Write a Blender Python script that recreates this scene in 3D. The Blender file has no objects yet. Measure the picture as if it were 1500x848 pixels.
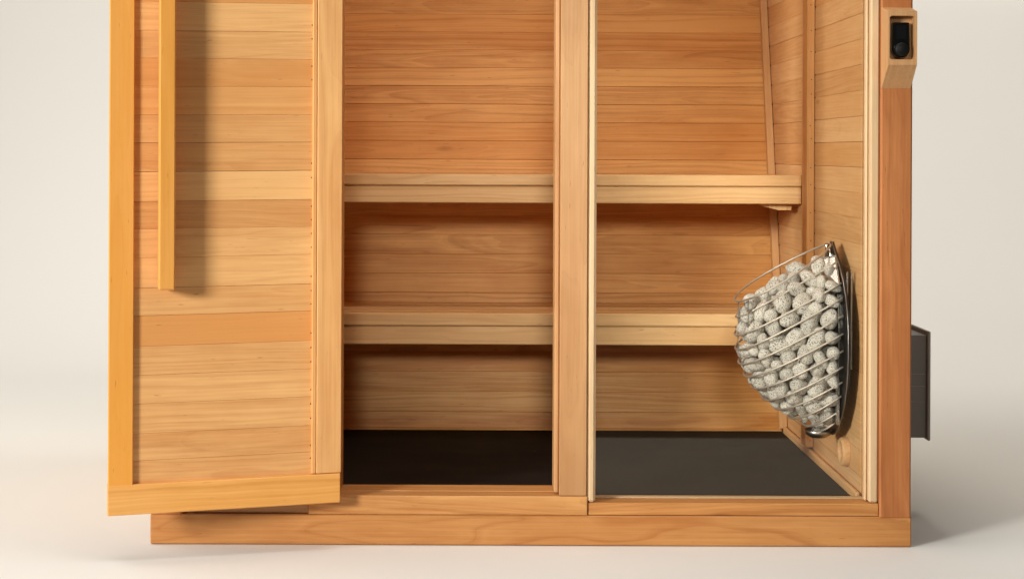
import bpy, math, random
import numpy as np
from mathutils import Matrix, Vector

scene = bpy.context.scene
COL = scene.collection
RND = random.Random(11)

# ------------------------------------------------------------------ camera
D = 3.8            # metres from the lens to the front of the cabin
F = 2356.0         # focal length in pixels of a 1500 px wide picture
VX, VY = 705.0, 223.0   # where the optical axis meets the picture
ROLL = 0.004
ZC = 576.0 * D / F      # height of the lens above the studio floor

cam_data = bpy.data.cameras.new("camera")
cam = bpy.data.objects.new("camera", cam_data)
COL.objects.link(cam)
cam.matrix_world = (Matrix.Translation((0, -D, ZC)) @ Matrix.Rotation(math.radians(90), 4, 'X')
                    @ Matrix.Rotation(ROLL, 4, 'Z'))
cam_data.sensor_width = 36.0
cam_data.lens = 36.0 * F / 1500.0
cam_data.shift_x = (750 - VX) / 1500.0
cam_data.shift_y = -(424 - VY) / 1500.0
cam_data.clip_start = 0.05
cam_data.clip_end = 200
scene.camera = cam

# ------------------------------------------------------------------ light
world = bpy.data.worlds.new("World")
scene.world = world
world.use_nodes = True
bg = world.node_tree.nodes["Background"]
bg.inputs[0].default_value = (1.0, 0.965, 0.915, 1)
bg.inputs[1].default_value = 0.04

def area_light(name, loc, target, sx, sy, power, color):
    d = bpy.data.lights.new(name, 'AREA')
    d.shape = 'RECTANGLE'; d.size = sx; d.size_y = sy
    d.energy = power; d.color = color
    o = bpy.data.objects.new(name, d)
    COL.objects.link(o)
    o.location = loc
    o.rotation_euler = (Vector(target) - Vector(loc)).to_track_quat('-Z', 'Y').to_euler()
    return o

def spot_light(name, loc, target, half_angle, blend, radius, power, color):
    d = bpy.data.lights.new(name, 'SPOT')
    d.spot_size = math.radians(half_angle * 2); d.spot_blend = blend
    d.shadow_soft_size = radius; d.energy = power; d.color = color
    o = bpy.data.objects.new(name, d)
    COL.objects.link(o)
    o.location = loc
    o.rotation_euler = (Vector(target) - Vector(loc)).to_track_quat('-Z', 'Y').to_euler()
    return o

key = area_light("key_softbox", (-6.0, -5.6, 2.45), (0.0, 0.2, 0.85), 1.6, 1.6, 139, (1.0, 0.965, 0.90))
key.data.spread = math.radians(75)          # narrowed beam, added to keep the key off the left backdrop
spot_light("doorway_fill_spot", (0.07, -6.2, 2.3), (0.38, 1.1, 0.58), 7.0, 0.6, 0.40, 860, (1.0, 0.95, 0.86))  # unseen spot added to brighten the interior through the doorway
area_light("overhead_left_fill", (-3.0, 0.9, 4.9), (-3.0, 1.0, 0.0), 2.4, 2.4, 68, (1.0, 0.965, 0.92))  # added above the left floor to even it with the backdrop
area_light("overhead_rear_fill", (0.75, 2.4, 5.0), (2.0, 1.2, 0.0), 0.9, 0.9, 78, (1.0, 0.92, 0.80))  # extra overhead light, added for the floor right of the cabin
area_light("overhead_front_fill", (-0.5, -0.75, 4.8), (-0.5, -0.65, 0.0), 5.0, 1.8, 112, (1.0, 0.985, 0.96))  # added from above to lift the floor in front of the base
bd = area_light("backdrop_fill_right", (4.4, 1.0, 3.9), (2.2, 4.3, 2.5), 1.4, 1.4, 40, (1.0, 0.955, 0.90))  # unseen light added to brighten the upper right backdrop
bd.data.spread = math.radians(100)
area_light("backdrop_fill_left", (-4.6, 0.8, 3.4), (-2.4, 4.3, 1.8), 1.6, 1.6, 14, (1.0, 0.97, 0.93))  # weak extra light, added for the left side of the backdrop
# unseen fill added under the roof to brighten the upper interior walls
area_light("cabin_fill", (0.15, 0.16, 1.97), (0.15, 1.25, 0.9), 1.3, 0.10, 6.2, (1.0, 0.93, 0.82))

scene.view_settings.view_transform = 'Standard'
scene.view_settings.look = 'None'
scene.view_settings.exposure = 0.0
scene.view_settings.gamma = 1.0
scene.render.engine = 'CYCLES'
scene.cycles.max_bounces = 10
scene.cycles.diffuse_bounces = 6
scene.cycles.transparent_max_bounces = 12

# ------------------------------------------------------------------ measuring helpers
def P(px, py, y):
    """photo pixel -> point on the plane at depth y"""
    dx, dy = px - VX, py - VY
    ux, uy = dx + ROLL * dy, dy - ROLL * dx
    z = (y + D) / F
    return Vector((ux * z, y, ZC - uy * z))
def X(px, y=0.0, py=424): return P(px, py, y).x
def Z(py, y=0.0, px=750): return P(px, py, y).z

# ------------------------------------------------------------------ materials
def new_mat(name):
    m = bpy.data.materials.new(name); m.use_nodes = True
    nt = m.node_tree
    return m, nt, nt.nodes["Principled BSDF"]

def N(nt, typ, **kw):
    n = nt.nodes.new(typ)
    for k, v in kw.items():
        if k.startswith('i_'):
            n.inputs[int(k[2:])].default_value = v
        else:
            setattr(n, k, v)
    return n

def math_node(nt, op, a, b=None, c=None, clamp=False):
    n = nt.nodes.new('ShaderNodeMath'); n.operation = op; n.use_clamp = clamp
    for i, v in enumerate((a, b, c)):
        if v is None: continue
        if isinstance(v, (int, float)): n.inputs[i].default_value = v
        else: nt.links.new(v, n.inputs[i])
    return n.outputs[0]

def wood(name, pale, deep, hot, ring=0.5, streak=0.35, rough=0.5, knots=0.5):
    """solid timber: growth rings round a pith, fibre, streaks and small knots.
    gco = position in the board's own frame (x along the grain), tone/hue = one number per board"""
    m, nt, bsdf = new_mat(name)
    L = nt.links.new
    g = N(nt, 'ShaderNodeAttribute', attribute_name='gco').outputs['Vector']
    tone = N(nt, 'ShaderNodeAttribute', attribute_name='tone').outputs['Fac']
    hue = N(nt, 'ShaderNodeAttribute', attribute_name='hue').outputs['Fac']
    def scaled(v, s):
        n = N(nt, 'ShaderNodeVectorMath', operation='MULTIPLY'); L(v, n.inputs[0]); n.inputs[1].default_value = s
        return n.outputs[0]
    def noise(v, scale, detail=2.0, rough_=0.5, col=False):
        n = N(nt, 'ShaderNodeTexNoise'); L(v, n.inputs['Vector'])
        n.inputs['Scale'].default_value = scale; n.inputs['Detail'].default_value = detail
        n.inputs['Roughness'].default_value = rough_
        return n.outputs['Color' if col else 'Fac']
    # warp
    wv = noise(scaled(g, (1.0, 5.0, 5.0)), 1.8, 2.0, 0.5, True)
    ws = N(nt, 'ShaderNodeVectorMath', operation='SUBTRACT'); L(wv, ws.inputs[0]); ws.inputs[1].default_value = (.5, .5, .5)
    wm = scaled(ws.outputs[0], (0.0, 0.045, 0.045))
    wa = N(nt, 'ShaderNodeVectorMath', operation='ADD'); L(g, wa.inputs[0]); L(wm, wa.inputs[1])
    radial = scaled(wa.outputs[0], (0.0, 1.0, 1.0))
    ln = N(nt, 'ShaderNodeVectorMath', operation='LENGTH'); L(radial, ln.inputs[0])
    r = ln.outputs['Value']
    rn = N(nt, 'ShaderNodeTexNoise', noise_dimensions='1D'); L(r, rn.inputs['W'])
    rn.inputs['Scale'].default_value = 80.0; rn.inputs['Detail'].default_value = 3.0; rn.inputs['Roughness'].default_value = 0.65
    rings = math_node(nt, 'SUBTRACT', rn.outputs['Fac'], 0.5)
    fr = math_node(nt, 'FRACT', math_node(nt, 'MULTIPLY', r, 115.0))
    late = math_node(nt, 'POWER', fr, 5.0)
    fibre = math_node(nt, 'SUBTRACT', noise(scaled(g, (3.0, 170.0, 170.0)), 1.0, 3.0, 0.6), 0.5)
    big = math_node(nt, 'SUBTRACT', noise(scaled(g, (1.3, 9.0, 9.0)), 1.0, 3.0, 0.55), 0.5)
    blotch = math_node(nt, 'SUBTRACT', noise(scaled(g, (9.0, 13.0, 13.0)), 1.0, 3.0, 0.6), 0.5)
    st = noise(scaled(g, (1.6, 60.0, 60.0)), 1.0, 4.0, 0.6)
    stm = N(nt, 'ShaderNodeMapRange'); L(st, stm.inputs[0])
    stm.inputs[1].default_value = 0.60; stm.inputs[2].default_value = 0.80
    # value between pale (0) and deep (1)
    v = math_node(nt, 'ADD', 0.42, math_node(nt, 'MULTIPLY', tone, 0.9))
    v = math_node(nt, 'MULTIPLY_ADD', rings, ring * 2.5, v)
    v = math_node(nt, 'MULTIPLY_ADD', late, ring * 0.42, v)
    v = math_node(nt, 'MULTIPLY_ADD', fibre, 0.95, v)
    v = math_node(nt, 'MULTIPLY_ADD', big, 1.0, v)
    v = math_node(nt, 'MULTIPLY_ADD', blotch, 0.50, v)
    v = math_node(nt, 'MULTIPLY_ADD', stm.outputs[0], streak, v, clamp=True)
    mix = N(nt, 'ShaderNodeMix', data_type='RGBA')
    L(v, mix.inputs[0]); mix.inputs[6].default_value = (*pale, 1); mix.inputs[7].default_value = (*deep, 1)
    mix2 = N(nt, 'ShaderNodeMix', data_type='RGBA')
    hf = math_node(nt, 'ADD', hue, math_node(nt, 'MULTIPLY', big, 0.8), clamp=True)
    L(hf, mix2.inputs[0]); L(mix.outputs[2], mix2.inputs[6]); mix2.inputs[7].default_value = (*hot, 1)
    # small knots and pitch flecks
    vo = N(nt, 'ShaderNodeTexVoronoi', feature='F1'); L(scaled(wa.outputs[0], (2.2, 11.0, 11.0)), vo.inputs['Vector'])
    vo.inputs['Scale'].default_value = 1.0
    kd = N(nt, 'ShaderNodeMapRange'); L(vo.outputs['Distance'], kd.inputs[0])
    kd.inputs[1].default_value = 0.015; kd.inputs[2].default_value = 0.10
    kd.inputs[3].default_value = 1.0; kd.inputs[4].default_value = 0.0
    sep = N(nt, 'ShaderNodeSeparateColor'); L(vo.outputs['Color'], sep.inputs[0])
    rare = math_node(nt, 'GREATER_THAN', sep.outputs[0], 0.58)
    fl = noise(scaled(g, (26.0, 240.0, 240.0)), 1.0, 1.0, 0.5)
    flm = N(nt, 'ShaderNodeMapRange'); L(fl, flm.inputs[0])
    flm.inputs[1].default_value = 0.735; flm.inputs[2].default_value = 0.80
    kf = math_node(nt, 'MULTIPLY', math_node(nt, 'MULTIPLY', kd.outputs[0], rare), knots)
    kf = math_node(nt, 'MULTIPLY_ADD', flm.outputs[0], 0.45, kf, clamp=True)
    mix3 = N(nt, 'ShaderNodeMix', data_type='RGBA')
    L(kf, mix3.inputs[0]); L(mix2.outputs[2], mix3.inputs[6])
    mix3.inputs[7].default_value = (deep[0] * .38, deep[1] * .28, deep[2] * .22, 1)
    L(mix3.outputs[2], bsdf.inputs['Base Color'])
    rr = math_node(nt, 'MULTIPLY_ADD', fibre, 0.35, rough)
    L(rr, bsdf.inputs['Roughness'])
    bsdf.inputs['Specular IOR Level'].default_value = 0.32
    bump = N(nt, 'ShaderNodeBump'); bump.inputs['Strength'].default_value = 0.22; bump.inputs['Distance'].default_value = 0.0008
    hh = math_node(nt, 'MULTIPLY_ADD', rings, 0.8, fibre)
    L(hh, bump.inputs['Height']); L(bump.outputs[0], bsdf.inputs['Normal'])
    return m

def simple(name, color, rough=0.5, metal=0.0, vary=0.0, scale=40.0, spec=0.5):
    m, nt, b = new_mat(name)
    b.inputs['Roughness'].default_value = rough
    b.inputs['Metallic'].default_value = metal
    b.inputs['Specular IOR Level'].default_value = spec
    tc = N(nt, 'ShaderNodeTexCoord')
    n = N(nt, 'ShaderNodeTexNoise'); n.inputs['Scale'].default_value = scale; n.inputs['Detail'].default_value = 4
    nt.links.new(tc.outputs['Object'], n.inputs['Vector'])
    mx = N(nt, 'ShaderNodeMix', data_type='RGBA')
    nt.links.new(n.outputs['Fac'], mx.inputs[0])
    mx.inputs[6].default_value = (*[c * (1 - vary) for c in color], 1)
    mx.inputs[7].default_value = (*[min(1, c * (1 + vary)) for c in color], 1)
    nt.links.new(mx.outputs[2], b.inputs['Base Color'])
    return m

M_DOOR  = wood("door_cedar", (0.83, 0.47, 0.185), (0.57, 0.262, 0.085), (0.72, 0.31, 0.085), ring=.34, streak=.14, knots=.5)
M_STILE = wood("door_frame_wood", (0.84, 0.45, 0.145), (0.60, 0.262, 0.062), (0.80, 0.345, 0.05), ring=.55, streak=.22, knots=.7)
M_BACK  = wood("interior_cedar", (0.82, 0.44, 0.142), (0.49, 0.192, 0.043), (0.66, 0.255, 0.042), ring=.55, streak=.40, knots=.9)
M_SIDE  = wood("side_cedar", (0.76, 0.47, 0.22), (0.55, 0.28, 0.105), (0.64, 0.31, 0.10), ring=.30, streak=.16, knots=.7)
M_BASE  = wood("frame_cedar", (0.62, 0.315, 0.105), (0.36, 0.135, 0.034), (0.52, 0.20, 0.045), ring=.6, streak=.32, knots=1.0)
M_POST  = wood("red_cedar", (0.52, 0.21, 0.070), (0.28, 0.090, 0.025), (0.42, 0.13, 0.030), ring=.5, streak=.3, knots=.4)
M_PALE  = wood("pale_wood", (0.66, 0.48, 0.285), (0.50, 0.315, 0.155), (0.58, 0.36, 0.165), ring=.30, streak=.10, knots=.25)
M_JAMB  = wood("jamb_wood", (0.54, 0.30, 0.132), (0.36, 0.172, 0.064), (0.46, 0.21, 0.072), ring=.36, streak=.10, knots=.3)
M_BENCH = wood("bench_aspen", (0.88, 0.58, 0.28), (0.66, 0.37, 0.145), (0.74, 0.40, 0.145), ring=.55, streak=.22, knots=.8)
M_DARKWOOD = simple("groove_dark", (0.035, 0.016, 0.008), 0.9)
M_NAIL  = simple("nail_dark", (0.03, 0.02, 0.015), 0.6)
M_BLACKPLATE = simple("black_coated_steel", (0.012, 0.011, 0.011), 0.32)
M_STEEL = simple("brushed_steel", (0.62, 0.59, 0.54), 0.26, 1.0, 0.06, 60)
M_WIRE = simple("satin_steel_wire", (0.62, 0.56, 0.475), 0.5, 0.75, 0.05, 60)
M_STEELDULL = simple("dull_steel", (0.42, 0.40, 0.37), 0.36, 1.0, 0.06, 60)
M_GLOSSBLACK = simple("gloss_black_plastic", (0.004, 0.004, 0.004), 0.10)
M_SATINBLACK = simple("satin_black_plastic", (0.006, 0.006, 0.006), 0.45, spec=.22)
M_SCREEN = simple("dark_screen", (0.006, 0.006, 0.007), 0.16)
M_HOOD = simple("grey_hood_paint", (0.145, 0.128, 0.112), 0.5, 0.0, 0.08, 30)
M_HOODEDGE = simple("grey_hood_edge_paint", (0.25, 0.218, 0.19), 0.5, 0.0, 0.08, 30)

def make_mat_mat():
    m, nt, b = new_mat("black_rubber")
    L = nt.links.new
    tc = N(nt, 'ShaderNodeTexCoord')
    n = N(nt, 'ShaderNodeTexNoise'); n.inputs['Scale'].default_value = 6; n.inputs['Detail'].default_value = 6
    mp = N(nt, 'ShaderNodeMapping'); mp.inputs['Scale'].default_value = (1.0, 2.4, 1.0)
    L(tc.outputs['Object'], mp.inputs[0]); L(mp.outputs[0], n.inputs['Vector'])
    mx = N(nt, 'ShaderNodeMix', data_type='RGBA'); L(n.outputs['Fac'], mx.inputs[0])
    mx.inputs[6].default_value = (0.003, 0.0022, 0.0018, 1); mx.inputs[7].default_value = (0.024, 0.018, 0.013, 1)
    v = N(nt, 'ShaderNodeTexVoronoi'); v.inputs['Scale'].default_value = 26
    L(tc.outputs['Object'], v.inputs['Vector'])
    sp = N(nt, 'ShaderNodeSeparateColor'); L(v.outputs['Color'], sp.inputs[0])
    a = math_node(nt, 'LESS_THAN', v.outputs['Distance'], 0.05)
    c = math_node(nt, 'GREATER_THAN', sp.outputs[0], 0.93)
    f = math_node(nt, 'MULTIPLY', a, c)
    mx2 = N(nt, 'ShaderNodeMix', data_type='RGBA'); L(f, mx2.inputs[0]); L(mx.outputs[2], mx2.inputs[6])
    mx2.inputs[7].default_value = (0.35, 0.30, 0.25, 1)
    L(mx2.outputs[2], b.inputs['Base Color'])
    b.inputs['Roughness'].default_value = 0.75
    b.inputs['Specular IOR Level'].default_value = 0.10
    bn = N(nt, 'ShaderNodeTexNoise'); bn.inputs['Scale'].default_value = 300
    L(tc.outputs['Object'], bn.inputs['Vector'])
    bp = N(nt, 'ShaderNodeBump'); bp.inputs['Strength'].default_value = 0.3; bp.inputs['Distance'].default_value = 0.001
    L(bn.outputs['Fac'], bp.inputs['Height']); L(bp.outputs[0], b.inputs['Normal'])
    return m
M_MAT = make_mat_mat()

def make_stone_mat():
    m, nt, b = new_mat("speckled_stone")
    L = nt.links.new
    tc = N(nt, 'ShaderNodeTexCoord')
    oi = N(nt, 'ShaderNodeObjectInfo')
    ad = N(nt, 'ShaderNodeVectorMath', operation='MULTIPLY_ADD'); L(oi.outputs['Location'], ad.inputs[0]); ad.inputs[1].default_value = (90, 90, 90); L(tc.outputs['Object'], ad.inputs[2])
    n1 = N(nt, 'ShaderNodeTexNoise'); n1.inputs['Scale'].default_value = 8.0; n1.inputs['Detail'].default_value = 2; L(ad.outputs[0], n1.inputs['Vector'])
    n2 = N(nt, 'ShaderNodeTexNoise'); n2.inputs['Scale'].default_value = 1.3; n2.inputs['Detail'].default_value = 3; L(ad.outputs[0], n2.inputs['Vector'])
    mx = N(nt, 'ShaderNodeMix', data_type='RGBA'); L(n2.outputs['Fac'], mx.inputs[0])
    mx.inputs[6].default_value = (0.56, 0.52, 0.45, 1); mx.inputs[7].default_value = (0.74, 0.70, 0.62, 1)
    t = math_node(nt, 'MULTIPLY_ADD', oi.outputs['Random'], 0.24, 0.88)
    mt = N(nt, 'ShaderNodeVectorMath', operation='SCALE'); L(mx.outputs[2], mt.inputs[0]); L(t, mt.inputs['Scale'])
    sp = N(nt, 'ShaderNodeMapRange'); L(n1.outputs['Fac'], sp.inputs[0])
    sp.inputs[1].default_value = 0.55; sp.inputs[2].default_value = 0.61
    mx2 = N(nt, 'ShaderNodeMix', data_type='RGBA'); L(sp.outputs[0], mx2.inputs[0]); L(mt.outputs[0], mx2.inputs[6])
    mx2.inputs[7].default_value = (0.13, 0.12, 0.105, 1)
    L(mx2.outputs[2], b.inputs['Base Color'])
    b.inputs['Roughness'].default_value = 0.85
    b.inputs['Specular IOR Level'].default_value = 0.25
    bp = N(nt, 'ShaderNodeBump'); bp.inputs['Strength'].default_value = 0.35; bp.inputs['Distance'].default_value = 0.001
    L(n1.outputs['Fac'], bp.inputs['Height']); L(bp.outputs[0], b.inputs['Normal'])
    return m
M_STONE = make_stone_mat()

def make_glass():
    m, nt, b = new_mat("window_glass")
    nt.nodes.remove(b)
    L = nt.links.new
    out = nt.nodes['Material Output']
    tr = N(nt, 'ShaderNodeBsdfTransparent'); tr.inputs[0].default_value = (0.97, 0.975, 0.965, 1)
    gl = N(nt, 'ShaderNodeBsdfGlossy'); gl.inputs['Roughness'].default_value = 0.02; gl.inputs[0].default_value = (1, 0.90, 0.76, 1)
    lw = N(nt, 'ShaderNodeLayerWeight'); lw.inputs[0].default_value = 0.5
    p5 = math_node(nt, 'POWER', lw.outputs['Facing'], 5.0)
    fac = math_node(nt, 'MULTIPLY_ADD', p5, 0.95, 0.034)
    mx = N(nt, 'ShaderNodeMixShader'); L(fac, mx.inputs[0]); L(tr.outputs[0], mx.inputs[1]); L(gl.outputs[0], mx.inputs[2])
    L(mx.outputs[0], out.inputs[0])
    return m
M_GLASS = make_glass()
M_BACKDROP = simple("seamless_paper", (0.80, 0.785, 0.745), 0.9, 0.0, 0.010, 1.5, 0.1)

# ------------------------------------------------------------------ mesh helpers
class MB:
    def __init__(self):
        self.v = []; self.f = []; self.g = []; self.t = []; self.h = []; self.mi = []; self.sm = []
    def add(self, verts, faces, gco=None, tone=0.0, hue=0.0, mi=0, smooth=False):
        o = len(self.v)
        self.v += [tuple(p) for p in verts]
        self.g += [tuple(p) for p in (gco if gco is not None else verts)]
        self.t += [tone] * len(verts); self.h += [hue] * len(verts)
        for f in faces:
            self.f.append([i + o for i in f]); self.mi.append(mi); self.sm.append(smooth)
    def board(self, origin, ax, ay, az, L, W, T, c=0.0012, tone=None, hue=None, spread=1.0, cut=None, mi=0, seed=None):
        """plank: L along ax (the grain), W along ay, T along az, from its corner `origin`; every edge eased by c"""
        rnd = RND
        ax, ay, az = Vector(ax).normalized(), Vector(ay).normalized(), Vector(az).normalized()
        origin = Vector(origin)
        h = (L / 2, W / 2, T / 2)
        if tone is None: tone = rnd.gauss(0, 0.22) * spread
        if hue is None: hue = max(0, rnd.gauss(0.12, 0.22)) * spread
        if rnd.random() < .6: yp, zp = rnd.uniform(-.03, .03), -rnd.uniform(.02, .09)      # flat sawn
        else: yp, zp = rnd.choice((-1, 1)) * rnd.uniform(.08, .25), rnd.uniform(-.1, .1)     # quarter sawn
        x0 = rnd.uniform(0, 60); ty, tz = rnd.uniform(-.02, .02), rnd.uniform(-.03, .03)
        verts, gco, idx = [], [], {}
        for sx in (-1, 1):
            for sy in (-1, 1):
                for sz in (-1, 1):
                    for k in range(3):
                        p = [sx * (h[0] - c), sy * (h[1] - c), sz * (h[2] - c)]
                        p[k] = (sx, sy, sz)[k] * h[k]
                        idx[(sx, sy, sz, k)] = len(verts)
                        w = origin + ax * (p[0] + h[0]) + ay * (p[1] + h[1]) + az * (p[2] + h[2])
                        verts.append(w)
                        gco.append((p[0] + x0, p[1] - yp + ty * p[0] + x0 * 3, p[2] - zp + tz * p[0]) if False else
                                   (p[0] + x0, p[1] - yp + ty * p[0], p[2] - zp + tz * p[0]))
        F_ = []
        def q(*ks): F_.append([idx[k] for k in ks])
        for k in range(3):
            a, b = [(1, 2), (2, 0), (0, 1)][k]
            for s in (-1, 1):
                ring = []
                for (u, w_) in ((-1, -1), (1, -1), (1, 1), (-1, 1)):
                    d = [0, 0, 0]; d[k] = s; d[a] = u; d[b] = w_
                    ring.append((*d, k))
                if s < 0: ring.reverse()
                q(*ring)
        for k in range(3):           # edges running along k
            a, b = [(1, 2), (2, 0), (0, 1)][k]
            for sa in (-1, 1):
                for sb in (-1, 1):
                    def key(sk, kk):
                        d = [0, 0, 0]; d[k] = sk; d[a] = sa; d[b] = sb
                        return (*d, kk)
                    ring = [key(-1, a), key(1, a), key(1, b), key(-1, b)]
                    if sa * sb > 0: ring.reverse()
                    q(*ring)
        for sx in (-1, 1):
            for sy in (-1, 1):
                for sz in (-1, 1):
                    ring = [(sx, sy, sz, 0), (sx, sy, sz, 1), (sx, sy, sz, 2)]
                    if sx * sy * sz < 0: ring.reverse()
                    q(*ring)
        # orientation check for a left-handed frame
        if ax.cross(ay).dot(az) < 0: F_ = [list(reversed(f)) for f in F_]
        self.add(verts, F_, gco, tone, hue, mi)
    def box(self, x0, x1, y0, y1, z0, z1, grain='x', **kw):
        """axis-aligned plank"""
        if grain == 'x': self.board((x0, y0, z0), (1,0,0), (0,0,1), (0,-1,0), x1-x0, z1-z0, y1-y0, **kw) if False else \
            self.board((x0, y1, z0), (1,0,0), (0,0,1), (0,-1,0), x1-x0, z1-z0, y1-y0, **kw)
        elif grain == 'z': self.board((x0, y1, z0), (0,0,1), (1,0,0), (0,-1,0), z1-z0, x1-x0, y1-y0, **kw)
        else: self.board((x0, y0, z0), (0,1,0), (1,0,0), (0,0,1), y1-y0, x1-x0, z1-z0, **kw)
    def prism(self, poly, axis_o, u, v, w, depth, gscale=1.0, tone=0.0, hue=0.0, mi=0):
        """polygon (u,v) extruded by depth along w"""
        u, v, w, o = Vector(u), Vector(v), Vector(w), Vector(axis_o)
        n = len(poly)
        A = [o + u * a + v * b for a, b in poly]; B = [p + w * depth for p in A]
        x0 = RND.uniform(0, 60); yp, zp = RND.uniform(-.05, .05), -RND.uniform(.03, .12)
        g = [(b + x0, a - yp, -zp) for a, b in poly] + [(b + x0, a - yp, depth - zp) for a, b in poly]
        faces = [list(range(n))[::-1], [n + i for i in range(n)]] + [[i, (i+1) % n, n + (i+1) % n, n + i] for i in range(n)]
        self.add(A + B, faces, g, tone, hue, mi)
    def tube(self, pts, r, seg=8, closed=False, mi=0, cap=True):
        pts = [Vector(p) for p in pts]; n = len(pts)
        verts, faces = [], []
        up = None
        for i, p in enumerate(pts):
            if closed: t = (pts[(i+1) % n] - pts[i-1])
            else: t = pts[min(i+1, n-1)] - pts[max(i-1, 0)]
            t.normalize()
            if up is None:
                up = t.orthogonal().normalized()
            else:
                up = (up - t * up.dot(t)).normalized()
            s = t.cross(up)
            for k in range(seg):
                a = 2 * math.pi * k / seg
                verts.append(p + (up * math.cos(a) + s * math.sin(a)) * r)
        m = n if closed else n - 1
        for i in range(m):
            j = (i + 1) % n
            for k in range(seg):
                l = (k + 1) % seg
                faces.append([i*seg+k, i*seg+l, j*seg+l, j*seg+k])
        if not closed and cap:
            faces.append([k for k in range(seg)][::-1]); faces.append([(n-1)*seg+k for k in range(seg)])
        self.add(verts, faces, mi=mi, smooth=True)
    def lathe(self, prof, origin, axis, u, v, seg=40, mi=0):
        """profile (radius, height) turned round axis"""
        o, ax, u, v = Vector(origin), Vector(axis), Vector(u), Vector(v)
        verts, faces, g = [], [], []
        for r, h in prof:
            for k in range(seg):
                a = 2 * math.pi * k / seg
                verts.append(o + ax * h + (u * math.cos(a) + v * math.sin(a)) * r)
                g.append((r * math.cos(a) + 7, r * math.sin(a) + .1, h + .06))
        for i in range(len(prof) - 1):
            for k in range(seg):
                l = (k + 1) % seg
                faces.append([i*seg+k, i*seg+l, (i+1)*seg+l, (i+1)*seg+k])
        self.add(verts, faces, g, mi=mi, smooth=True)
    def build(self, name, mats, parent=None, label=None, auto=None):
        me = bpy.data.meshes.new(name)
        org = Vector((0, 0, 0))
        me.from_pydata(self.v, [], self.f)
        if not isinstance(mats, (list, tuple)): mats = [mats]
        for m in mats: me.materials.append(m)
        me.polygons.foreach_set('material_index', self.mi)
        me.polygons.foreach_set('use_smooth', self.sm)
        a = me.attributes.new('gco', 'FLOAT_VECTOR', 'POINT'); a.data.foreach_set('vector', [c for p in self.g for c in p])
        a = me.attributes.new('tone', 'FLOAT', 'POINT'); a.data.foreach_set('value', self.t)
        a = me.attributes.new('hue', 'FLOAT', 'POINT'); a.data.foreach_set('value', self.h)
        me.update()
        o = bpy.data.objects.new(name, me)
        COL.objects.link(o)
        if parent is not None:
            o.parent = parent
            o.matrix_parent_inverse = parent_inverse(parent)
        if label: o['label'] = label
        return o

def world_of(p):
    m = Matrix.Translation(p.location)
    if p.parent is not None: m = world_of(p.parent) @ p.matrix_parent_inverse @ m
    return m
def parent_inverse(p): return world_of(p).inverted()

def thing(name, label, cat, loc, group=None):
    o = bpy.data.objects.new(name, None)
    COL.objects.link(o); o.location = loc; o.empty_display_size = 0.1
    o['label'] = label; o['category'] = cat
    if group: o['group'] = group
    return o

# ------------------------------------------------------------------ studio backdrop
def build_backdrop():
    mb = MB()
    prof = [(-1.35, 0.0), (-.7, 0), (0, 0), (2.2, 0.0)]
    yw, R = 4.3, 1.6
    for i in range(0, 19):
        a = math.radians(90 * i / 18)
        prof.append((yw - R + R * math.sin(a), R - R * math.cos(a)))
    prof += [(yw, 3.0), (yw, 5.0)]
    xs = [-20 + 2 * i for i in range(0, 21)]
    verts = [(x, y, z) for (y, z) in prof for x in xs]
    n = len(xs)
    faces = [[i*n+k, i*n+k+1, (i+1)*n+k+1, (i+1)*n+k] for i in range(len(prof)-1) for k in range(n-1)]
    mb.add(verts, faces, smooth=True)
    o = mb.build("backdrop", M_BACKDROP)
    o['kind'] = 'structure'; o['label'] = 'seamless cream studio paper sweeping up behind the sauna'
    return o
build_backdrop()
mb = MB()
mb.add([(-25, -30, -.012), (25, -30, -.012), (25, 12, -.012), (-25, 12, -.012)], [[0, 1, 2, 3]])
o = mb.build("floor", simple("studio_concrete", (0.13, 0.105, 0.08), 0.8, 0, .1, 2.0, .2))
o['kind'] = 'structure'

# ------------------------------------------------------------------ cabin dimensions
XL, XR = X(220, 0, 775), X(1335, 0, 775)        # outside of the base
ZB = Z(754.5)                                    # top of the base rail
XW = 0.919                                       # inner face of the heater wall
XWL = -0.69                                      # inner face of the other side wall
ZF = 0.096                                       # rubber floor
YB0, ZB0, LEAN = 1.03, 0.096, 0.283              # back wall foot and its backward lean per metre
ZTOP = 2.02
YBACK = YB0 + LEAN * (ZTOP - ZB0)
def yback(z): return YB0 + LEAN * (z - ZB0)
PITCH = 0.0622

cabin = thing("sauna_cabin", "cedar sauna cabin with its door swung open and a glass front panel", "sauna", ((XL+XR)/2, 0, 0))

# base
mb = MB()
mb.box(XL, XR, 0.0, 0.055, 0.0015, ZB, tone=0.02, hue=0.25, c=0.0025)
mb.build("base_rail", M_BASE, cabin)
mb = MB()
mb.box(XL + .02, XR - .02, 0.056, YBACK, 0.004, 0.072)
mb.build("base_frame", M_BASE, cabin)

# corner posts
XPR0, XPR1 = X(1289), X(1335.5)
XPL0, XPL1 = X(220.5, 0, 755), X(267, 0, 755)
for (x0, x1, tn, m) in ((XPR0, XPR1, 0.05, M_POST), (XPL0, XPL1, -.1, M_POST)):
    mb = MB()
    mb.box(x0, x1, -0.002, 0.105, ZB - 0.004, ZTOP, grain='z', tone=tn, hue=0.30, c=0.004)
    mb.build("corner_post", m, cabin)
for (x0, x1) in ((XW + .02, XR - .004), (XL + .004, XWL - .02)):
    # rear posts follow the lean of the back
    mb = MB()
    L = (ZTOP - ZB) * math.sqrt(1 + LEAN**2)
    s = 1 / math.sqrt(1 + LEAN**2)
    mb.board((x0, yback(ZB) + .02, ZB + .002), (0, LEAN*s, s), (1, 0, 0), (0, s, -LEAN*s), L, x1 - x0, .06)
    mb.build("corner_post", M_POST, cabin)

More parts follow.
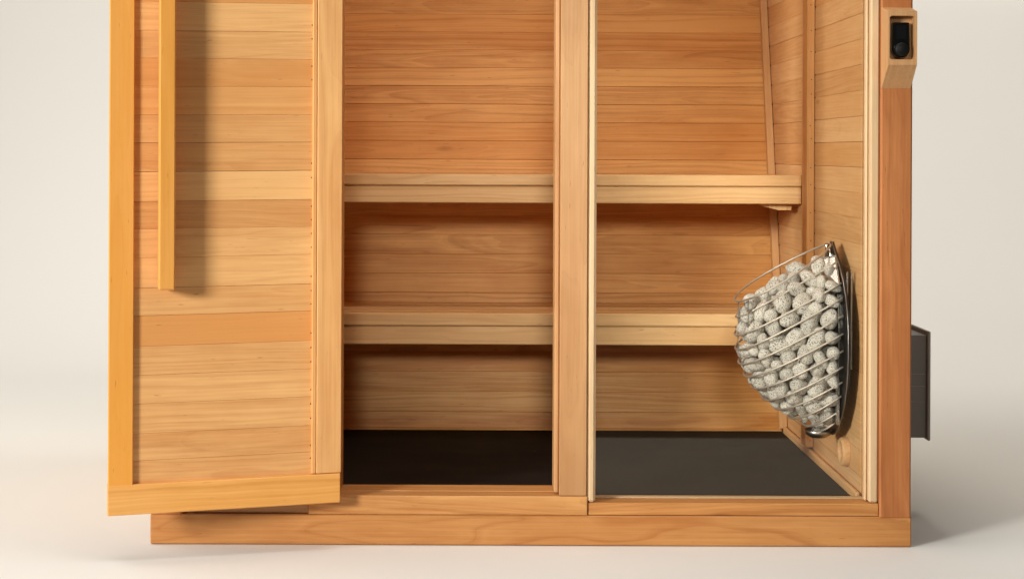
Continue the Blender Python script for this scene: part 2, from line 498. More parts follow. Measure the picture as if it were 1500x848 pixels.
# sill under the door, under the window, under the closed panel
ZS_D = Z(726); ZS_W = Z(737, 0, 1070)
XD0, XD1 = X(452, 0, 740), X(860.5, 0, 740)      # outside of the door frame
mb = MB()
mb.box(XD0, XD1, -0.003, 0.052, ZB + .0015, ZS_D, tone=-0.18, hue=0.05, c=0.002)
mb.box(XD0 + .04, XD1 - .055, 0.053, 0.122, ZB + .0015, Z(718.5, 0.053), tone=-.2, hue=0.1, c=0.002)
mb.build("door_sill", M_BASE, cabin)
mb = MB()
mb.box(XD1 + .0015, XPR0 - .0008, 0.002, 0.075, ZB + .0012, ZS_W, tone=-0.05, hue=0.2, c=0.0015)
mb.build("window_sill", M_BASE, cabin)
mb = MB()
mb.box(XPL1 + .001, XD0 - .001, 0.012, 0.075, ZB + .0012, ZS_W, tone=-0.25, hue=0.0, c=0.0015)
mb.build("panel_sill", M_JAMB, cabin)

# door frame: two jambs with stops, head
XJ0, XJ1 = X(820.3, 0, 424), X(860.5, 0, 424)
mb = MB()
mb.box(XJ0, XJ1, -0.003, 0.122, ZS_D + .0012, ZTOP - .1, grain='z', tone=-0.05, hue=0.08, c=0.002)
mb.box(X(812.6, .016), XJ0 - .0004, 0.016, 0.112, ZS_D + .004, ZTOP - .1, grain='z', tone=-0.30, hue=0.05, c=0.003)
mb.build("door_jamb", M_JAMB, cabin)
XH = X(497.5)
mb = MB()
mb.box(XD0, XH, -0.003, 0.122, ZS_D + .0012, ZTOP - .1, grain='z', tone=0.1, hue=0.3, c=0.002)
mb.build("door_jamb", M_BASE, cabin)
mb = MB()
mb.box(XD0, XJ1, -0.003, 0.122, ZTOP - .099, ZTOP - .001, tone=0, hue=.1, c=.002)
mb.build("door_head", M_JAMB, cabin)

# window: pale frame strips, glass, head
YG = 0.047
XG0, XG1 = X(873.5, .0), X(1266, .04)
mb = MB()
mb.box(XJ1 + .0015, XG0, -0.001, YG - .004, ZS_W + .001, ZTOP - .1, grain='z', tone=-0.25, hue=0.0, c=0.006)
f1 = mb.build("window_frame", M_PALE, cabin)
mb = MB()
mb.box(X(1272.5, .016), XPR0 - .0008, 0.006, YG - .004, ZS_W + .001, ZTOP - .1, grain='z', tone=-0.2, hue=0.05, c=0.004)
mb.box(X(1266.2, .03), X(1272.5, .016) - .0006, 0.022, YG - .004, ZS_W + .002, ZTOP - .1, grain='z', tone=-0.35, hue=0.0, c=0.003)
mb.build("window_frame", M_PALE, cabin)
mb = MB()
mb.box(XJ1 + .0015, XPR0 - .0008, 0.0, 0.10, ZTOP - .099, ZTOP - .001)
mb.build("window_head", M_JAMB, cabin)
mb = MB()
mb.box(XJ1 + .003, XPR0 - .006, YG, YG + .006, ZS_W + .0015, ZTOP - .102, c=.0005)
mb.build("glass_pane", M_GLASS, cabin)
mb = MB()                                        # inner glazing bead along the sill
mb.box(XJ1 + .003, XPR0 - .006, YG + .008, YG + .024, ZS_W - .002, ZS_W + .004, tone=-.2, hue=0, c=.001)
mb.build("glazing_bead", M_PALE, cabin)

# closed panel beside the door, behind the open leaf
mb = MB()
z = ZS_W + .002
while z < ZTOP - .07:
    mb.box(XPL1 + .001, XD0 - .001, 0.022, 0.060, z, z + PITCH - .001)
    z += PITCH
mb.build("front_panel", M_DOOR, cabin)

# floor
mb = MB()
mb.box(XWL, XW - .014, 0.124, YB0 + .0, 0.074, ZF, c=.002)
mb.box(XD1 + .004, XW - .014, 0.076, 0.1235, 0.074, ZF, c=.002)
mb.build("rubber_floor", M_MAT, cabin)

# back wall: boards on a dark backing, leaning away
s = 1 / math.sqrt(1 + LEAN**2)
mb = MB()
upv = Vector((0, LEAN*s, s)); inn = Vector((0, -s, LEAN*s))
Ltot = (ZTOP - ZB0) / s
mb.board(Vector((XWL - .02, YB0 + .022, ZB0 - .01)), (1,0,0), upv, -inn, XW - XWL + .04, Ltot, .02, mi=1)
t = -0.006
k = 0
while t < Ltot - .03:
    gap = RND.choice((.0002, .0003, .0006, .0010))
    off = RND.uniform(-.0006, .0006)
    w = 0.0606
    zmid = ZB0 + t * s
    mb.board(Vector((XWL, YB0 + LEAN*s*t, ZB0 + s*t)) - inn * (.018 + off), (1,0,0), upv, inn, XW - XWL, w - gap, .018,
             c=0.0008, spread=1.15, tone=(RND.gauss(-.09, .22)))
    t += w; k += 1
mb.build("back_wall", [M_BACK, M_DARKWOOD], cabin)

# side walls: horizontal boards, battens nailed over their joint
def side_wall(xin, sgn, xout):
    mb = MB()
    # backing panel (trapezoid following the back)
    poly = [(0.124, ZB + .01), (yback(ZB) + .0, ZB + .01), (YBACK, ZTOP - .002), (0.124, ZTOP - .002)]
    mb.prism(poly, (xin + sgn * .0165, 0, 0), (0,1,0), (0,0,1), (sgn,0,0), .004, mi=1)
    mb.prism(poly, (xout - sgn * .018, 0, 0), (0,1,0), (0,0,1), (sgn,0,0), .018, mi=0)
    z = 0.0875 if sgn > 0 else .09
    while z < ZTOP - .03:
        gap = RND.choice((.0002, .0003, .0007))
        z1 = z + PITCH - gap
        yb = yback(z) + .004
        ysplit = 0.80
        # in front of and behind the batten the boards are separate lengths
        for (a, b, spread) in ((0.085, ysplit - .001, 1.2), (ysplit, yb, .7)):
            xx = xin if sgn < 0 else xin
            o_ = RND.uniform(0, .0006)
            if sgn > 0: mb.board((xin + .016 + o_, a, z), (0,1,0), (0,0,1), (-1,0,0), b - a, z1 - z, .016, c=.0008, spread=spread)
            else:       mb.board((xin - .016 - o_, a, z), (0,1,0), (0,0,1), (1,0,0), b - a, z1 - z, .016, c=.0008, spread=spread)
        z += PITCH
    return mb
YBAT0, YBAT1 = 0.632, 0.70
mb = side_wall(XW, 1, XR - .012)
zz = 0.0875
while zz < ZTOP - .05:                            # nail heads beside batten and corner trim
    for yy in (YBAT0 - .004,):
        mb.lathe([(.0, .0012), (.0022, .0010), (.0026, 0)], (XW, yy, zz), (-1,0,0), (0,1,0), (0,0,1), 8, mi=2)
    yy = yback(zz) - .034
    mb.lathe([(.0, .0014), (.0028, .0012), (.0032, 0)], (XW, yy, zz), (-1,0,0), (0,1,0), (0,0,1), 8, mi=2)
    zz += PITCH
mb.build("side_wall", [M_SIDE, M_DARKWOOD, M_NAIL], cabin)
mb = side_wall(XWL, -1, XL + .012)
mb.build("side_wall", [M_SIDE, M_DARKWOOD], cabin)

# battens: upright one on the heater wall, leaning one in the back corner
mb = MB()
mb.box(XW - .0215, XW - .0008, YBAT0, YBAT1, ZF + .024, ZTOP - .02, grain='z', tone=0.05, hue=0.3, c=.0015)
for i in range(30):
    zz = ZF + .05 + i * .062 + RND.uniform(-.025, .025)
    mb.lathe([(.0, .0006), (.0012, .0005), (.0015, 0)], (XW - .011 + RND.uniform(-.002, .002), YBAT0, zz), (0,-1,0), (1,0,0), (0,0,1), 8, mi=1)
mb.build("wall_batten", [M_DOOR, M_NAIL], cabin)
mb = MB()
L = (ZTOP - ZF - .05) / s
mb.board(Vector((XW - .0225, YB0 - .004, ZF + .006)), upv, (1,0,0), inn, L, .0215, .024, c=.0015, tone=-.1, hue=.15)
mb.build("corner_trim", M_SIDE, cabin)
# skirting along the foot of the heater wall and of the back wall
mb = MB()
mb.box(XW - .0135, XW - .0008, 0.078, YB0 - .02, ZF - .015, ZF + .018, grain='y', tone=-.1, hue=.1, c=.004)
mb.build("skirting", M_SIDE, cabin)
mb = MB()
mb.box(XWL + .001, XW - .015, YB0 - .012, YB0 - .002, ZF + .001, ZF + .0075, tone=-.25, hue=.1, c=.001)
mb.build("skirting", M_BACK, cabin)

# roof
mb = MB()
mb.box(XL - .02, XR + .02, -0.03, YBACK + .08, ZTOP + .002, ZTOP + .07, tone=0)
mb.build("roof", M_BASE, cabin)

# ------------------------------------------------------------------ the open door (part of the cabin)
DR = Vector((X(500.5, -.042, 500), -.042, 0)); YDL = 3.628 - D
DL = Vector((X(159, YDL, 500), YDL, 0))
du = (DR - DL); DW = du.length; du.normalize()
dn = Vector((du.y, -du.x, 0)); dn = dn if dn.y < 0 else -dn       # towards the viewer
SAG = 0.0052 / DW
duz = Vector((du.x, du.y, SAG))                                   # the leaf has dropped a little at its free edge
ZSAG0 = -0.0052
def dpt(u, z, h=0.0): return DL + du * u + dn * h + Vector((0, 0, z + ZSAG0 + SAG * u))
def dz(py, px, h=0.0):                                            # photo row -> height on the leaf
    u = dux(px, h, py); y = (DL + du * u + dn * h).y
    return P(px, py, y).z - ZSAG0 - SAG * u
def dux(px, h=0.0, py=424):
    u = DW / 2
    for _ in range(30):
        y = (DL + du * u + dn * h).y
        tx = P(px, py, y).x
        u = (tx - DL.x - dn.x * h) / du.x
    return u
T_D = 0.038
ZD0 = dz(745.5, 328)
ZD1 = ZTOP - .12
ZR1 = dz(702, 328)               # top of the bottom rail
REC = 0.0095                       # boards sit this far behind the frame
def dboard(mb, u0, u1, z0, z1, h0, h1, grain='z', **kw):
    """block on the leaf between u0..u1, z0..z1, h0 (back) .. h1 (front)"""
    o = dpt(u0, z0, h0)
    if grain == 'z': mb.board(o, (0,0,1), duz, dn, z1 - z0, (u1 - u0) * duz.length, h1 - h0, **kw)
    else: mb.board(o, duz, (0,0,1), dn, (u1 - u0) * duz.length, z1 - z0, h1 - h0, **kw)
US0 = dux(196); US1 = dux(457.5)
mb = MB()
dboard(mb, .03, DW - .03, ZD0 + .03, ZD1 - .03, -T_D + .006, -REC - .0165, grain='x', mi=1)
# first course seam by seam from the photo, then on at the same pitch
seams = [705, 668, 629, 586, 545, 503, 459, 419, 375, 334, 294, 251, 209, 168.5, 127, 86.5, 46, 4.5, -37]
zs = [dz(p, 328, -REC) for p in seams]
while zs[-1] < ZD1 - .07: zs.append(zs[-1] + .0648)
tones = [.05, .1, -.05, -.15, .05, .25, .10, -.25, -.1, .45, -.3, .15, .1, -.05, .25, .05, -.3, .30, .1]
hues  = [.0, .05, .0, .0, .05, .75, .15, .05, .0, .15, .0, .15, .1, .35, .45, .0, .0, .5, .3]
for i in range(len(zs) - 1):
    gap = RND.choice((.0002, .0003, .0005, .0009))
    tn = tones[i] + RND.uniform(-.05, .05) if i < len(tones) else None
    hu = hues[i] if i < len(hues) else None
    tilt = RND.uniform(-.0012, .0012)
    dboard(mb, US0 - .02, US1 + .02, zs[i] + gap * .5, zs[i+1] - gap * .5, -REC - .016, -REC + RND.uniform(-.0005, .0005), grain='x',
           c=.0006, tone=tn, hue=hu)
zz = zs[0]
for i in range(len(zs) - 1):                       # pin holes down the inner edge of the hinge stile
    for q in (.25, .75):
        c_ = dpt(US1 - .0015, zs[i] + (zs[i+1] - zs[i]) * q, -REC)
        if RND.random() < .45:
            mb.lathe([(.0, .0008), (.0014, .0006), (.0017, 0)], c_, dn, du, (0,0,1), 8, mi=2)
door = mb.build("door", [M_DOOR, M_DARKWOOD, M_NAIL], cabin, "slatted cedar door leaf swung wide open with a long bar handle")
mb = MB()
dboard(mb, 0.0, US0, ZR1 + .0012 - .006, ZD1, -T_D, 0.001, tone=-.05, hue=.75, c=.0018)
mb.build("stile", M_STILE, door, "orange toned stile at the free edge of the door")
mb = MB()
dboard(mb, US1 + .011, DW, ZR1 + .0012, ZD1, -T_D, 0.0, tone=-.15, hue=.08, c=.0018)
dboard(mb, US1, US1 + .0105, ZR1 + .0012, ZD1, -T_D + .004, -.001, tone=.05, hue=.35, c=.0018)
mb.build("stile", M_DOOR, door, "paler stile at the hinged edge of the door")
mb = MB()
dboard(mb, -.001, DW - .002, ZD0, ZR1, -T_D, 0.002, grain='x', tone=-.05, hue=.30, c=.0018)
mb.build("bottom_rail", M_STILE, door)
mb = MB()
dboard(mb, US0 + .001, US1 - .001, ZD1 - .07, ZD1, -T_D, 0.0, grain='x', tone=-.05, hue=.25, c=.0018)
mb.build("top_rail", M_STILE, door)
# long bar handle on stand-offs
HB, HF = 0.004, 0.044
uh0, uh1 = dux(232.5, HF), dux(256.5, HF)
zh0 = dz(425, 245, HF)
mb = MB()
dboard(mb, uh0, uh1, zh0, ZD1 - .2, HB, HF, tone=-.02, hue=.55, c=.003)
for zc in (dz(361, 245, 0), ZD1 - .36):
    dboard(mb, uh0 + .008, uh1 - .004, zc - .016, zc + .016, -REC + .001, HB + .001, grain='x', tone=.3, hue=.5, c=.002)
mb.build("handle", M_STILE, door)
# hinges on the hinged edge
for zc in (.32, 1.65):
    mb = MB()
    c_ = dpt(DW - .006, zc, -T_D - .006)
    mb.tube([c_ + Vector((0,0,-.045)), c_ + Vector((0,0,.045))], .005, 10)
    mb.build("hinge", M_STEELDULL, door)

# ------------------------------------------------------------------ benches
def bench(label, yf, ztop, h1, h2, xr, tone):
    t = thing("sauna_bench", label, "bench", ((XWL+XW)/2, yf, 0), "benches along the back wall")
    yb = yback(ztop) - .022
    mb = MB(); mb.box(XWL + .002, xr, yf, yf + .085, ztop - h1, ztop, tone=-.12, hue=.05, c=.003)
    mb.build("seat_board", M_BENCH, t)
    n = 4
    y = yf + .095
    w = (yb - y + .012) / n - .012
    for i in range(n):
        mb = MB(); mb.box(XWL + .002, XW - .024 if xr > .9 else xr, y, y + w, ztop - h1 * .8, ztop - .0015 * RND.random(), c=.003, tone=RND.gauss(.08, .12), hue=.2)
        mb.build("seat_board", M_BENCH, t)
        y += w + .012
    mb = MB(); mb.box(XWL + .002, xr - .001, yf + .004, yf + .03, ztop - h1 - h2, ztop - h1 - .0015, tone=tone, hue=.08, c=.002)
    mb.build("apron", M_BENCH, t)
    for (x0, x1) in ((XW - .0223 - .03, XW - .0228), (XWL + .001, XWL + .03)):
        mb = MB(); mb.box(x0, x1, yf + .09, yb - .02, ztop - h1 - .06, ztop - h1 - .001, grain='y', tone=0, hue=.3, c=.003)
        mb.build("cleat", M_BENCH, t)
    mb = MB()
    zb__ = ztop - h1 - h2
    poly = [(XW - .108, zb__ - .006), (XW - .060, zb__ - .019), (XW - .0232, zb__ - .019), (XW - .0232, ztop - h1 - .001), (XW - .108, ztop - h1 - .001)]
    mb.prism(poly, (0, yf + .045, 0), (1,0,0), (0,0,1), (0,1,0), .05, hue=.2)
    mb.build("bracket", M_BENCH, t)
    for xx in (-.35, .1, .5):
        mb = MB(); mb.box(xx, xx + .04, yf + .031, yb - .02, ztop - h1 * .8 - .05, ztop - h1 * .8 - .002, grain='y', c=.003)
        mb.build("bearer", M_BENCH, t)
    return t
YU = 0.80
bench("higher pale wooden bench running along the back wall", YU, Z(255.5, YU), Z(256.5, YU) - Z(273.0, YU), Z(273.5, YU) - Z(299, YU), XW - .0008, .06)
YLW = 0.775
bench("lower pale wooden bench nearer the floor, beside the stone heater", YLW, Z(459, YLW), Z(459, YLW) - Z(477.5, YLW), Z(477.5, YLW) - Z(505, YLW), XW - .0008, .03)

# ------------------------------------------------------------------ heater
XP = 0.888; YH = 0.272
zh = YH + D
heater = thing("sauna_heater", "drop shaped wall heater with a wire basket full of grey stones", "heater", (XP, YH, 0.2))
outline_ = [(.706, .006), (.700, .014), (.68, .045), (.655, .082), (.62, .118), (.58, .140), (.54, .153), (.50, .160), (.45, .162),
           (.40, .157), (.36, .147), (.32, .130), (.285, .106), (.255, .078), (.232, .046), (.222, .018)]
outline = [(z_, w * (1 + .20 * min(1, max(0, (.70 - z_) / .14)))) for z_, w in outline_]
def teardrop(k=1.0, dz_=0.0):
    a = [(-w * k, z_ + dz_) for z_, w in outline]
    b = [(w * k, z_ + dz_) for z_, w in reversed(outline)]
    return a + b
mb = MB()
mb.prism(teardrop(1.0), (XP, YH, 0), (0,1,0), (0,0,1), (1,0,0), .005)
mb.build("back_plate", M_BLACKPLATE, heater)
mb = MB()
rim = [(XP - .001, YH + a * 1.005, z_) for a, z_ in teardrop(1.0)]
mb.tube(rim, .0014, 6, closed=True)
mb.build("plate_rim", M_STEELDULL, heater)
mb = MB()
refl = [(w * .52 * sg, z_) for sg, seq in ((-1, outline), (1, list(reversed(outline)))) for z_, w in seq if .30 < z_ < .69]
mb.prism(refl, (XP - .004, YH, 0), (0,1,0), (0,0,1), (1,0,0), .003)
mb.build("reflector", M_STEEL, heater)
mb = MB()                                           # bent side flange seen below the peak
for sg in (-1,):
    a = [(XP - .003, YH + sg * .060, .676), (XP - .050, YH + sg * .040, .664), (XP - .050, YH + sg * .066, .60), (XP - .003, YH + sg * .118, .60)]
    b = [(p[0], p[1] + .0015, p[2]) for p in a]
    mb.add(a + b, [[0,1,2,3], [7,6,5,4], [0,4,5,1], [1,5,6,2], [2,6,7,3], [3,7,4,0]])
mb.build("side_flange", M_STEEL, heater)
mb = MB()
for yy in (-.012, .012):
    mb.tube([(XP - .006, YH + yy * 2.6, .655), (XP - .008, YH + yy * 1.7, .68), (XP - .010, YH + yy * .8, .70)], .0042, 8)
mb.build("hook", M_STEEL, heater)
# hoops: height at the plate, half width, height at the front, reach
hoops = [(.661, .082, .515, .238), (.612, .128, .470, .240), (.576, .140, .434, .238), (.534, .147, .3976, .2300),
         (.490, .150, .3665, .2155), (.4485, .150, .337, .195), (.409, .148, .308, .169), (.371, .142, .2855, .1396),
         (.335, .130, .263, .103), (.295, .106, .244, .066), (.262, .070, .228, .040)]
for (ze, a, zf_, p_) in hoops:
    mb = MB()
    pts = []
    for i in range(41):
        t = math.pi * i / 40
        ct, st_ = math.cos(t), math.sin(t)
        y = -a * math.copysign(abs(ct) ** .85, ct); p = p_ * abs(st_) ** .95
        pts.append((XP - .003 - p, YH + y, ze + (zf_ - ze) * p / p_))
    mb.tube(pts, .0026, 8)
    mb.build("wire_hoop", M_WIRE, heater)
mb = MB()
pts = []
for i in range(64):
    t = 2 * math.pi * i / 64
    q = (1 - math.cos(t)) / 2
    p = .238 * q
    pts.append((XP - .004 - p, YH + .125 * math.sin(t) * (1 - .25 * math.cos(t)), .700 + (.556 - .700) * q))
mb.tube(pts, .0026, 8, closed=True)
mb.build("wire_hoop", M_WIRE, heater, "topmost loop of wire rising to the peak of the heater")
# straps on the front of the basket
for yo in (0.0, -.052):
    mb = MB()
    pts = []
    seq = [(.556, .238), (.535, .239)] + [(h[2], h[3]) for h in hoops]
    for zf_, p_ in seq:
        a = .145
        r_ = math.sqrt(max(0, 1 - (yo / a) ** 2))
        pts.append((XP - .0015 - p_ * r_ + .004, YH + yo, zf_ + .6 * p_ * (1 - r_)))
    if yo: pts = pts[0:4]
    vs, fs = [], []
    for i, p in enumerate(pts):
        vs += [(p[0], p[1] - .0045, p[2]), (p[0], p[1] + .0045, p[2]), (p[0] + .002, p[1] + .0045, p[2]), (p[0] + .002, p[1] - .0045, p[2])]
        if i:
            b0, b1 = (i-1)*4, i*4
            for k in range(4): fs.append([b0+k, b0+(k+1) % 4, b1+(k+1) % 4, b1+k])
    fs += [[3,2,1,0], [len(vs)-4+k for k in range(4)]]
    mb.add(vs, fs)
    mb.build("strap", M_STEELDULL, heater)
# shallow cup that closes the basket below
mb = MB()
mb.lathe([(.0, .0), (.020, .002), (.030, .008), (.036, .020), (.034, .021), (.028, .010), (.018, .004), (0, .003)],
         (XP - .034, YH - .01, .212), (0,0,1), (1,0,0), (0,1,0), 32)
mb.build("bottom_cup", M_STEELDULL, heater)
mb = MB()
mb.box(XP - .012, XP - .004, YH - .118, YH - .096, .262, .372, c=.001)
mb.build("bottom_tab", M_STEEL, heater)
# wall bracket between plate and wall
for (x0, x1, yy) in ((XP + .0065, XP + .0105, -.140), (XP + .018, XP + .023, -.132), (XP + .0065, XP + .023, .13)):
    mb = MB()
    mb.box(x0, x1, YH + yy, YH + yy + .006, .400, .640, grain='z', c=.0008)
    for zc in (.625, .50, .415):
        mb.lathe([(0, .002), (.0022, .002), (.0026, 0)], ((x0 + x1) / 2, YH + yy, zc), (0,-1,0), (1,0,0), (0,0,1), 10)
    mb.build("wall_bracket", M_STEELDULL, heater)

# stones, each one loose in the basket
HZ = np.array([h[0] for h in hoops][::-1]); HA = np.array([h[1] for h in hoops][::-1]); HP = np.array([h[3] for h in hoops][::-1])
HZ = np.concatenate([HZ, [.70]]); HA = np.concatenate([HA, [.05]]); HP = np.concatenate([HP, [.235]])
TILT = 0.60
rng = np.random.RandomState(5)
def limits(zz):
    return np.interp(zz, HZ, HA), np.interp(zz, HZ, HP)
NST = 246
rad = .0138 + .0118 * rng.uniform(0, 1, NST) ** 1.1
pos = np.zeros((NST, 3))                     # p (reach), y, zh (height at the plate along the tilt)
pos[:, 2] = rng.uniform(.27, .655, NST)
for i in range(NST):
    a, p_ = limits(pos[i, 2])
    while True:
        yy, pp = rng.uniform(-1, 1), rng.uniform(0.05, 1)
        if yy * yy + pp * pp < 1: break
    pos[i, 0] = pp * p_; pos[i, 1] = yy * a
def to_xyz(q): return np.stack([q[:, 0], q[:, 1], q[:, 2] - TILT * q[:, 0]], 1)
def to_q(w): return np.stack([w[:, 0], w[:, 1], w[:, 2] + TILT * w[:, 0]], 1)
W3 = to_xyz(pos)
for it in range(260):
    d = W3[:, None, :] - W3[None, :, :]
    dist = np.sqrt((d ** 2).sum(-1)) + 1e-9
    want = (rad[:, None] + rad[None, :]) * 1.02
    ov = np.clip(want - dist, 0, None); np.fill_diagonal(ov, 0)
    W3 = W3 + (d / dist[..., None] * ov[..., None]).sum(1) * .32
    q = to_q(W3)
    q[:, 0] = np.maximum(q[:, 0], rad * .8 + .008)
    lo = HZ[0] + rad * .75
    q[:, 2] = np.clip(q[:, 2], lo, .672)
    a, p_ = limits(q[:, 2])
    ae, pe = np.maximum(a - rad * 1.0, .008), np.maximum(p_ - rad * 1.0, .02)
    e = np.sqrt((q[:, 1] / ae) ** 2 + (q[:, 0] / pe) ** 2)
    k = np.where(e > 1, 1 / e, 1.0)
    q[:, 0] *= k; q[:, 1] *= k
    W3 = to_xyz(q)

def icosphere(sub):
    t = (1 + 5 ** .5) / 2
    v = [Vector(p).normalized() for p in ((-1,t,0),(1,t,0),(-1,-t,0),(1,-t,0),(0,-1,t),(0,1,t),(0,-1,-t),(0,1,-t),(t,0,-1),(t,0,1),(-t,0,-1),(-t,0,1))]
    f = [(0,11,5),(0,5,1),(0,1,7),(0,7,10),(0,10,11),(1,5,9),(5,11,4),(11,10,2),(10,7,6),(7,1,8),(3,9,4),(3,4,2),(3,2,6),(3,6,8),(3,8,9),(4,9,5),(2,4,11),(6,2,10),(8,6,7),(9,8,1)]
    for _ in range(sub):
        cache = {}; nf = []
        def mid(a, b):
            k = (min(a, b), max(a, b))
            if k not in cache:
                cache[k] = len(v); v.append(((v[a] + v[b]) / 2).normalized())
            return cache[k]
        for a, b, c in f:
            x, y, z_ = mid(a, b), mid(b, c), mid(c, a)
            nf += [(a, x, z_), (b, y, x), (c, z_, y), (x, y, z_)]
        f = nf
    return v, f
from mathutils import noise as mnoise
def stone_mesh(k):
    v, f = icosphere(3)
    rr = random.Random(50 + k)
    sx, sy, sz = rr.uniform(1.05, 1.52), rr.uniform(.92, 1.04), rr.uniform(.76, .94)
    o = Vector((rr.uniform(0, 50), rr.uniform(0, 50), rr.uniform(0, 50)))
    out = []
    for p in v:
        d = 1 + .20 * mnoise.noise(p * .9 + o) + .06 * mnoise.noise(p * 2.0 + o)
        out.append((p.x * sx * d * (1 + .12 * p.x * (1 if k % 2 else -1)), p.y * sy * d, p.z * sz * d))
    me = bpy.data.meshes.new("stone")
    me.from_pydata(out, [], [list(t_) for t_ in f])
    me.polygons.foreach_set('use_smooth', [True] * len(f))
    me.materials.append(M_STONE); me.update()
    return me
SM = [stone_mesh(k) for k in range(24)]
rs = random.Random(9)
for i in range(NST):
    o = bpy.data.objects.new("stone", SM[i % len(SM)])
    COL.objects.link(o)
    o.location = (XP - .003 - W3[i, 0], YH + W3[i, 1], W3[i, 2])
    r_ = float(rad[i])
    o.scale = (r_, r_, r_)
    o.rotation_euler = (rs.uniform(0, 6.28), rs.uniform(0, 6.28), rs.uniform(0, 6.28))
    o['label'] = "rounded pale grey speckled stone heaped in the wire basket of the heater"
    o['category'] = "stone"; o['group'] = "stones filling the heater basket"

# ------------------------------------------------------------------ controller in its wooden housing
PB = 0.066
ctl = thing("control_panel", "black dial controller set in a pale wooden housing on the corner post", "controller", (X(1312), -.03, Z(70)))
xb0, xb1 = X(1290.5, 0, 60), X(1334, 0, 60)
zt_b, zt_f = Z(11.7, 0, 1312), Z(16.5, -PB, 1322)
zb_f, zb_b = Z(95.5, -PB, 1322), Z(130, 0, 1312)
rx0, rx1 = X(1303.2, -PB, 60), X(1340, -PB, 60)
rz1, rz0 = Z(23.5, -PB, 1322), Z(87.6, -PB, 1322)
xf0, xf1 = X(1301.5, -PB, 60), X(1343.5, -PB, 60)
def rounded(x0, x1, z0, z1, r, n=5):
    pts = []
    for cx, cz, a0 in ((x1 - r, z0 + r, -90), (x1 - r, z1 - r, 0), (x0 + r, z1 - r, 90), (x0 + r, z0 + r, 180)):
        for i in range(n + 1):
            a = math.radians(a0 + 90 * i / n)
            pts.append((cx + r * math.cos(a), cz + r * math.sin(a)))
    return pts
mb = MB()
fo = rounded(xf0, xf1, zb_f, zt_f, .0012)
ri = rounded(rx0, rx1, rz0, rz1, .006)
n = len(fo)
RD = 0.030
def bk(p):       # front outline -> its place on the post
    u = (p[0] - xf0) / (xf1 - xf0); w_ = (p[1] - zb_f) / (zt_f - zb_f)
    return (xb0 + u * (xb1 - xb0), -.0025, zb_b + w_ * (zt_b - zb_b))
verts = [(x, -PB, z_) for x, z_ in fo] + [(x, -PB, z_) for x, z_ in ri] + [(x, -PB + RD, z_) for x, z_ in ri] + [bk(p) for p in fo]
faces = []
for i in range(n):
    j = (i + 1) % n
    faces += [[i, j, n + j, n + i], [n + i, n + j, 2*n + j, 2*n + i], [j, i, 3*n + i, 3*n + j]]
faces += [[2*n + i for i in range(n)], [3*n + i for i in range(n)][::-1]]
g = [(v[2] * .8 + 31, v[0] * 1.0 + .04, v[1] + .1) for v in verts]
mb.add(verts, faces, g, tone=-.30, hue=.05)
hs = mb.build("housing", M_JAMB, ctl)
mb = MB()
yd0, yd1 = -PB + RD, -PB + .008
dx0, dx1 = X(1307.6, yd1, 60), X(1333.2, yd1, 60)
dzt, dzb = Z(33, yd1, 1320), Z(85.3, yd1, 1320)
rdd = (dx1 - dx0) / 2
body = []
tp = .0012
for i in range(25):
    a = math.radians(180 + 180 * i / 24)
    body.append(((dx0 + dx1) / 2 + rdd * math.cos(a), dzb + rdd + rdd * math.sin(a)))
for i in range(5):
    a = math.radians(0 + 90 * i / 4); body.append((dx1 - .003 - tp + .003 * math.cos(a), dzt - .003 + .003 * math.sin(a)))
for i in range(5):
    a = math.radians(90 + 90 * i / 4); body.append((dx0 + .003 + tp + .003 * math.cos(a), dzt - .003 + .003 * math.sin(a)))
cxm = sum(p[0] for p in body) / len(body); czm = sum(p[1] for p in body) / len(body)
def ins(k): 
    return [(cxm + (x - cxm) * k, czm + (z_ - czm) * (1 - (1 - k) * .5)) for x, z_ in body]
rows = [(body, yd0 - .0005), (body, yd1 + .005), (ins(.97), yd1 + .0015), (ins(.88), yd1)]
verts, faces = [], []
m_ = len(body)
for pl, y in rows: verts += [(x, y, z_) for x, z_ in pl]
for r_ in range(3):
    for i in range(m_):
        j = (i + 1) % m_
        faces.append([r_*m_+i, r_*m_+j, (r_+1)*m_+j, (r_+1)*m_+i])
faces.append([3*m_ + i for i in range(m_)])
mb.add(verts, faces)
mb.build("controller", M_GLOSSBLACK, ctl)
mb = MB()
cd = P(1320.6, 72.8, yd1 - .006)
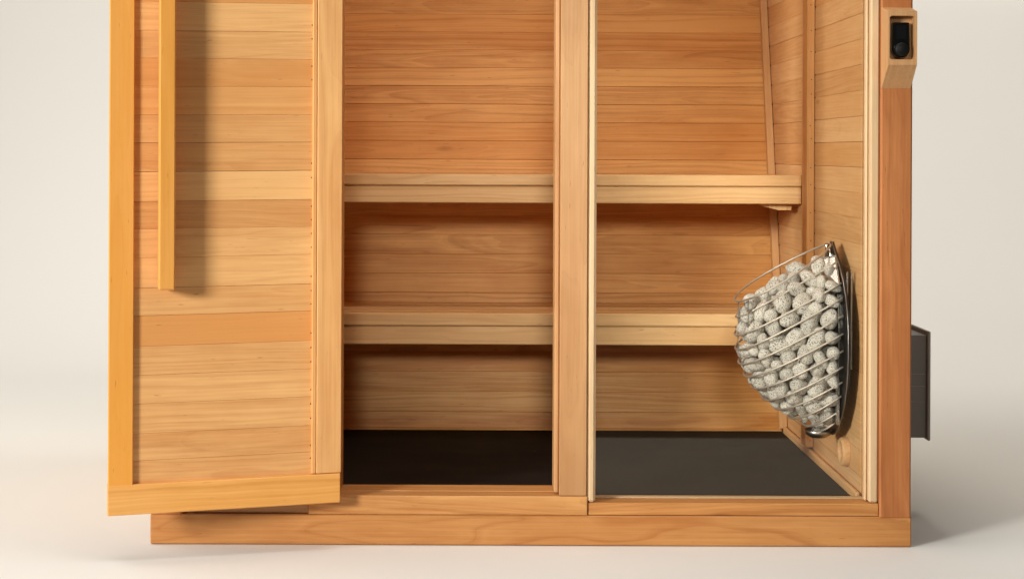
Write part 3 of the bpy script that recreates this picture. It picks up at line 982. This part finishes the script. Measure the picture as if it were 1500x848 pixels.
mb.lathe([(0, .0125), (.0135, .0125), (.0152, .0112), (.0158, .009), (.0158, .0)], (cd.x, yd1 + .0004, cd.z), (0,-1,0), (1,0,0), (0,0,1), 48)
mb.build("dial", M_SATINBLACK, ctl)
mb = MB()
mb.box(dx0 + .009, dx1 - .009, yd1 - .0008, yd1 + .0003, Z(58, yd1, 1320), Z(38, yd1, 1320), c=.0003)
mb.build("screen", M_SCREEN, ctl)

# ------------------------------------------------------------------ vent hood outside the wall
YV = 0.26
hood = thing("vent_hood", "dark grey metal vent hood on the outer side wall behind the corner post", "vent", (XR, YV + .1, Z(560, YV)))
xw_ = XR - .011
xo = X(1357, YV, 560)
mb = MB()
zt, zb_ = Z(491, YV, 1350), Z(641, YV, 1350)
mb.box(xw_, xo, YV, YV + .20, zb_, zt, grain='z', c=.0015)
mb.build("hood_box", M_HOOD, hood)
mb = MB()
y0 = YV - .012
mb.box(xo + .0006, X(1363.3, y0, 560), y0, YV + .215, Z(645.5, y0, 1360), Z(485.5, y0, 1360), grain='z', c=.002)
mb.build("cover_plate", M_HOODEDGE, hood)
mb = MB()
for zc in (.35, .5, .62):
    mb.box(xw_ + .006, xo - .004, YV - .0012, YV + .0004, zb_ + (zt - zb_) * zc, zb_ + (zt - zb_) * zc + .0016, c=.0003)
mb.build("seam", M_HOODEDGE, hood)

# ------------------------------------------------------------------ round wooden air vent low on the heater wall
av = P(1236, 661, .225)
vent = thing("air_vent", "round turned wooden air vent low on the wall below the heater", "vent", (XW, .225, av.z))
mb = MB()
mb.lathe([(.036, .0), (.036, .012), (.0345, .0165), (.031, .019), (.026, .0185), (.0225, .0155), (.021, .008), (.0205, .001)],
         (XW, .225, av.z), (-1,0,0), (0,1,0), (0,0,1), 48)
mb.build("ring", M_SIDE, vent)
mb = MB()
mb.lathe([(.0, .013), (.009, .013), (.011, .0115), (.0125, .008), (.019, .006), (.0203, .001)], (XW, .225, av.z), (-1,0,0), (0,1,0), (0,0,1), 40)
mb.build("plug", M_SIDE, vent)
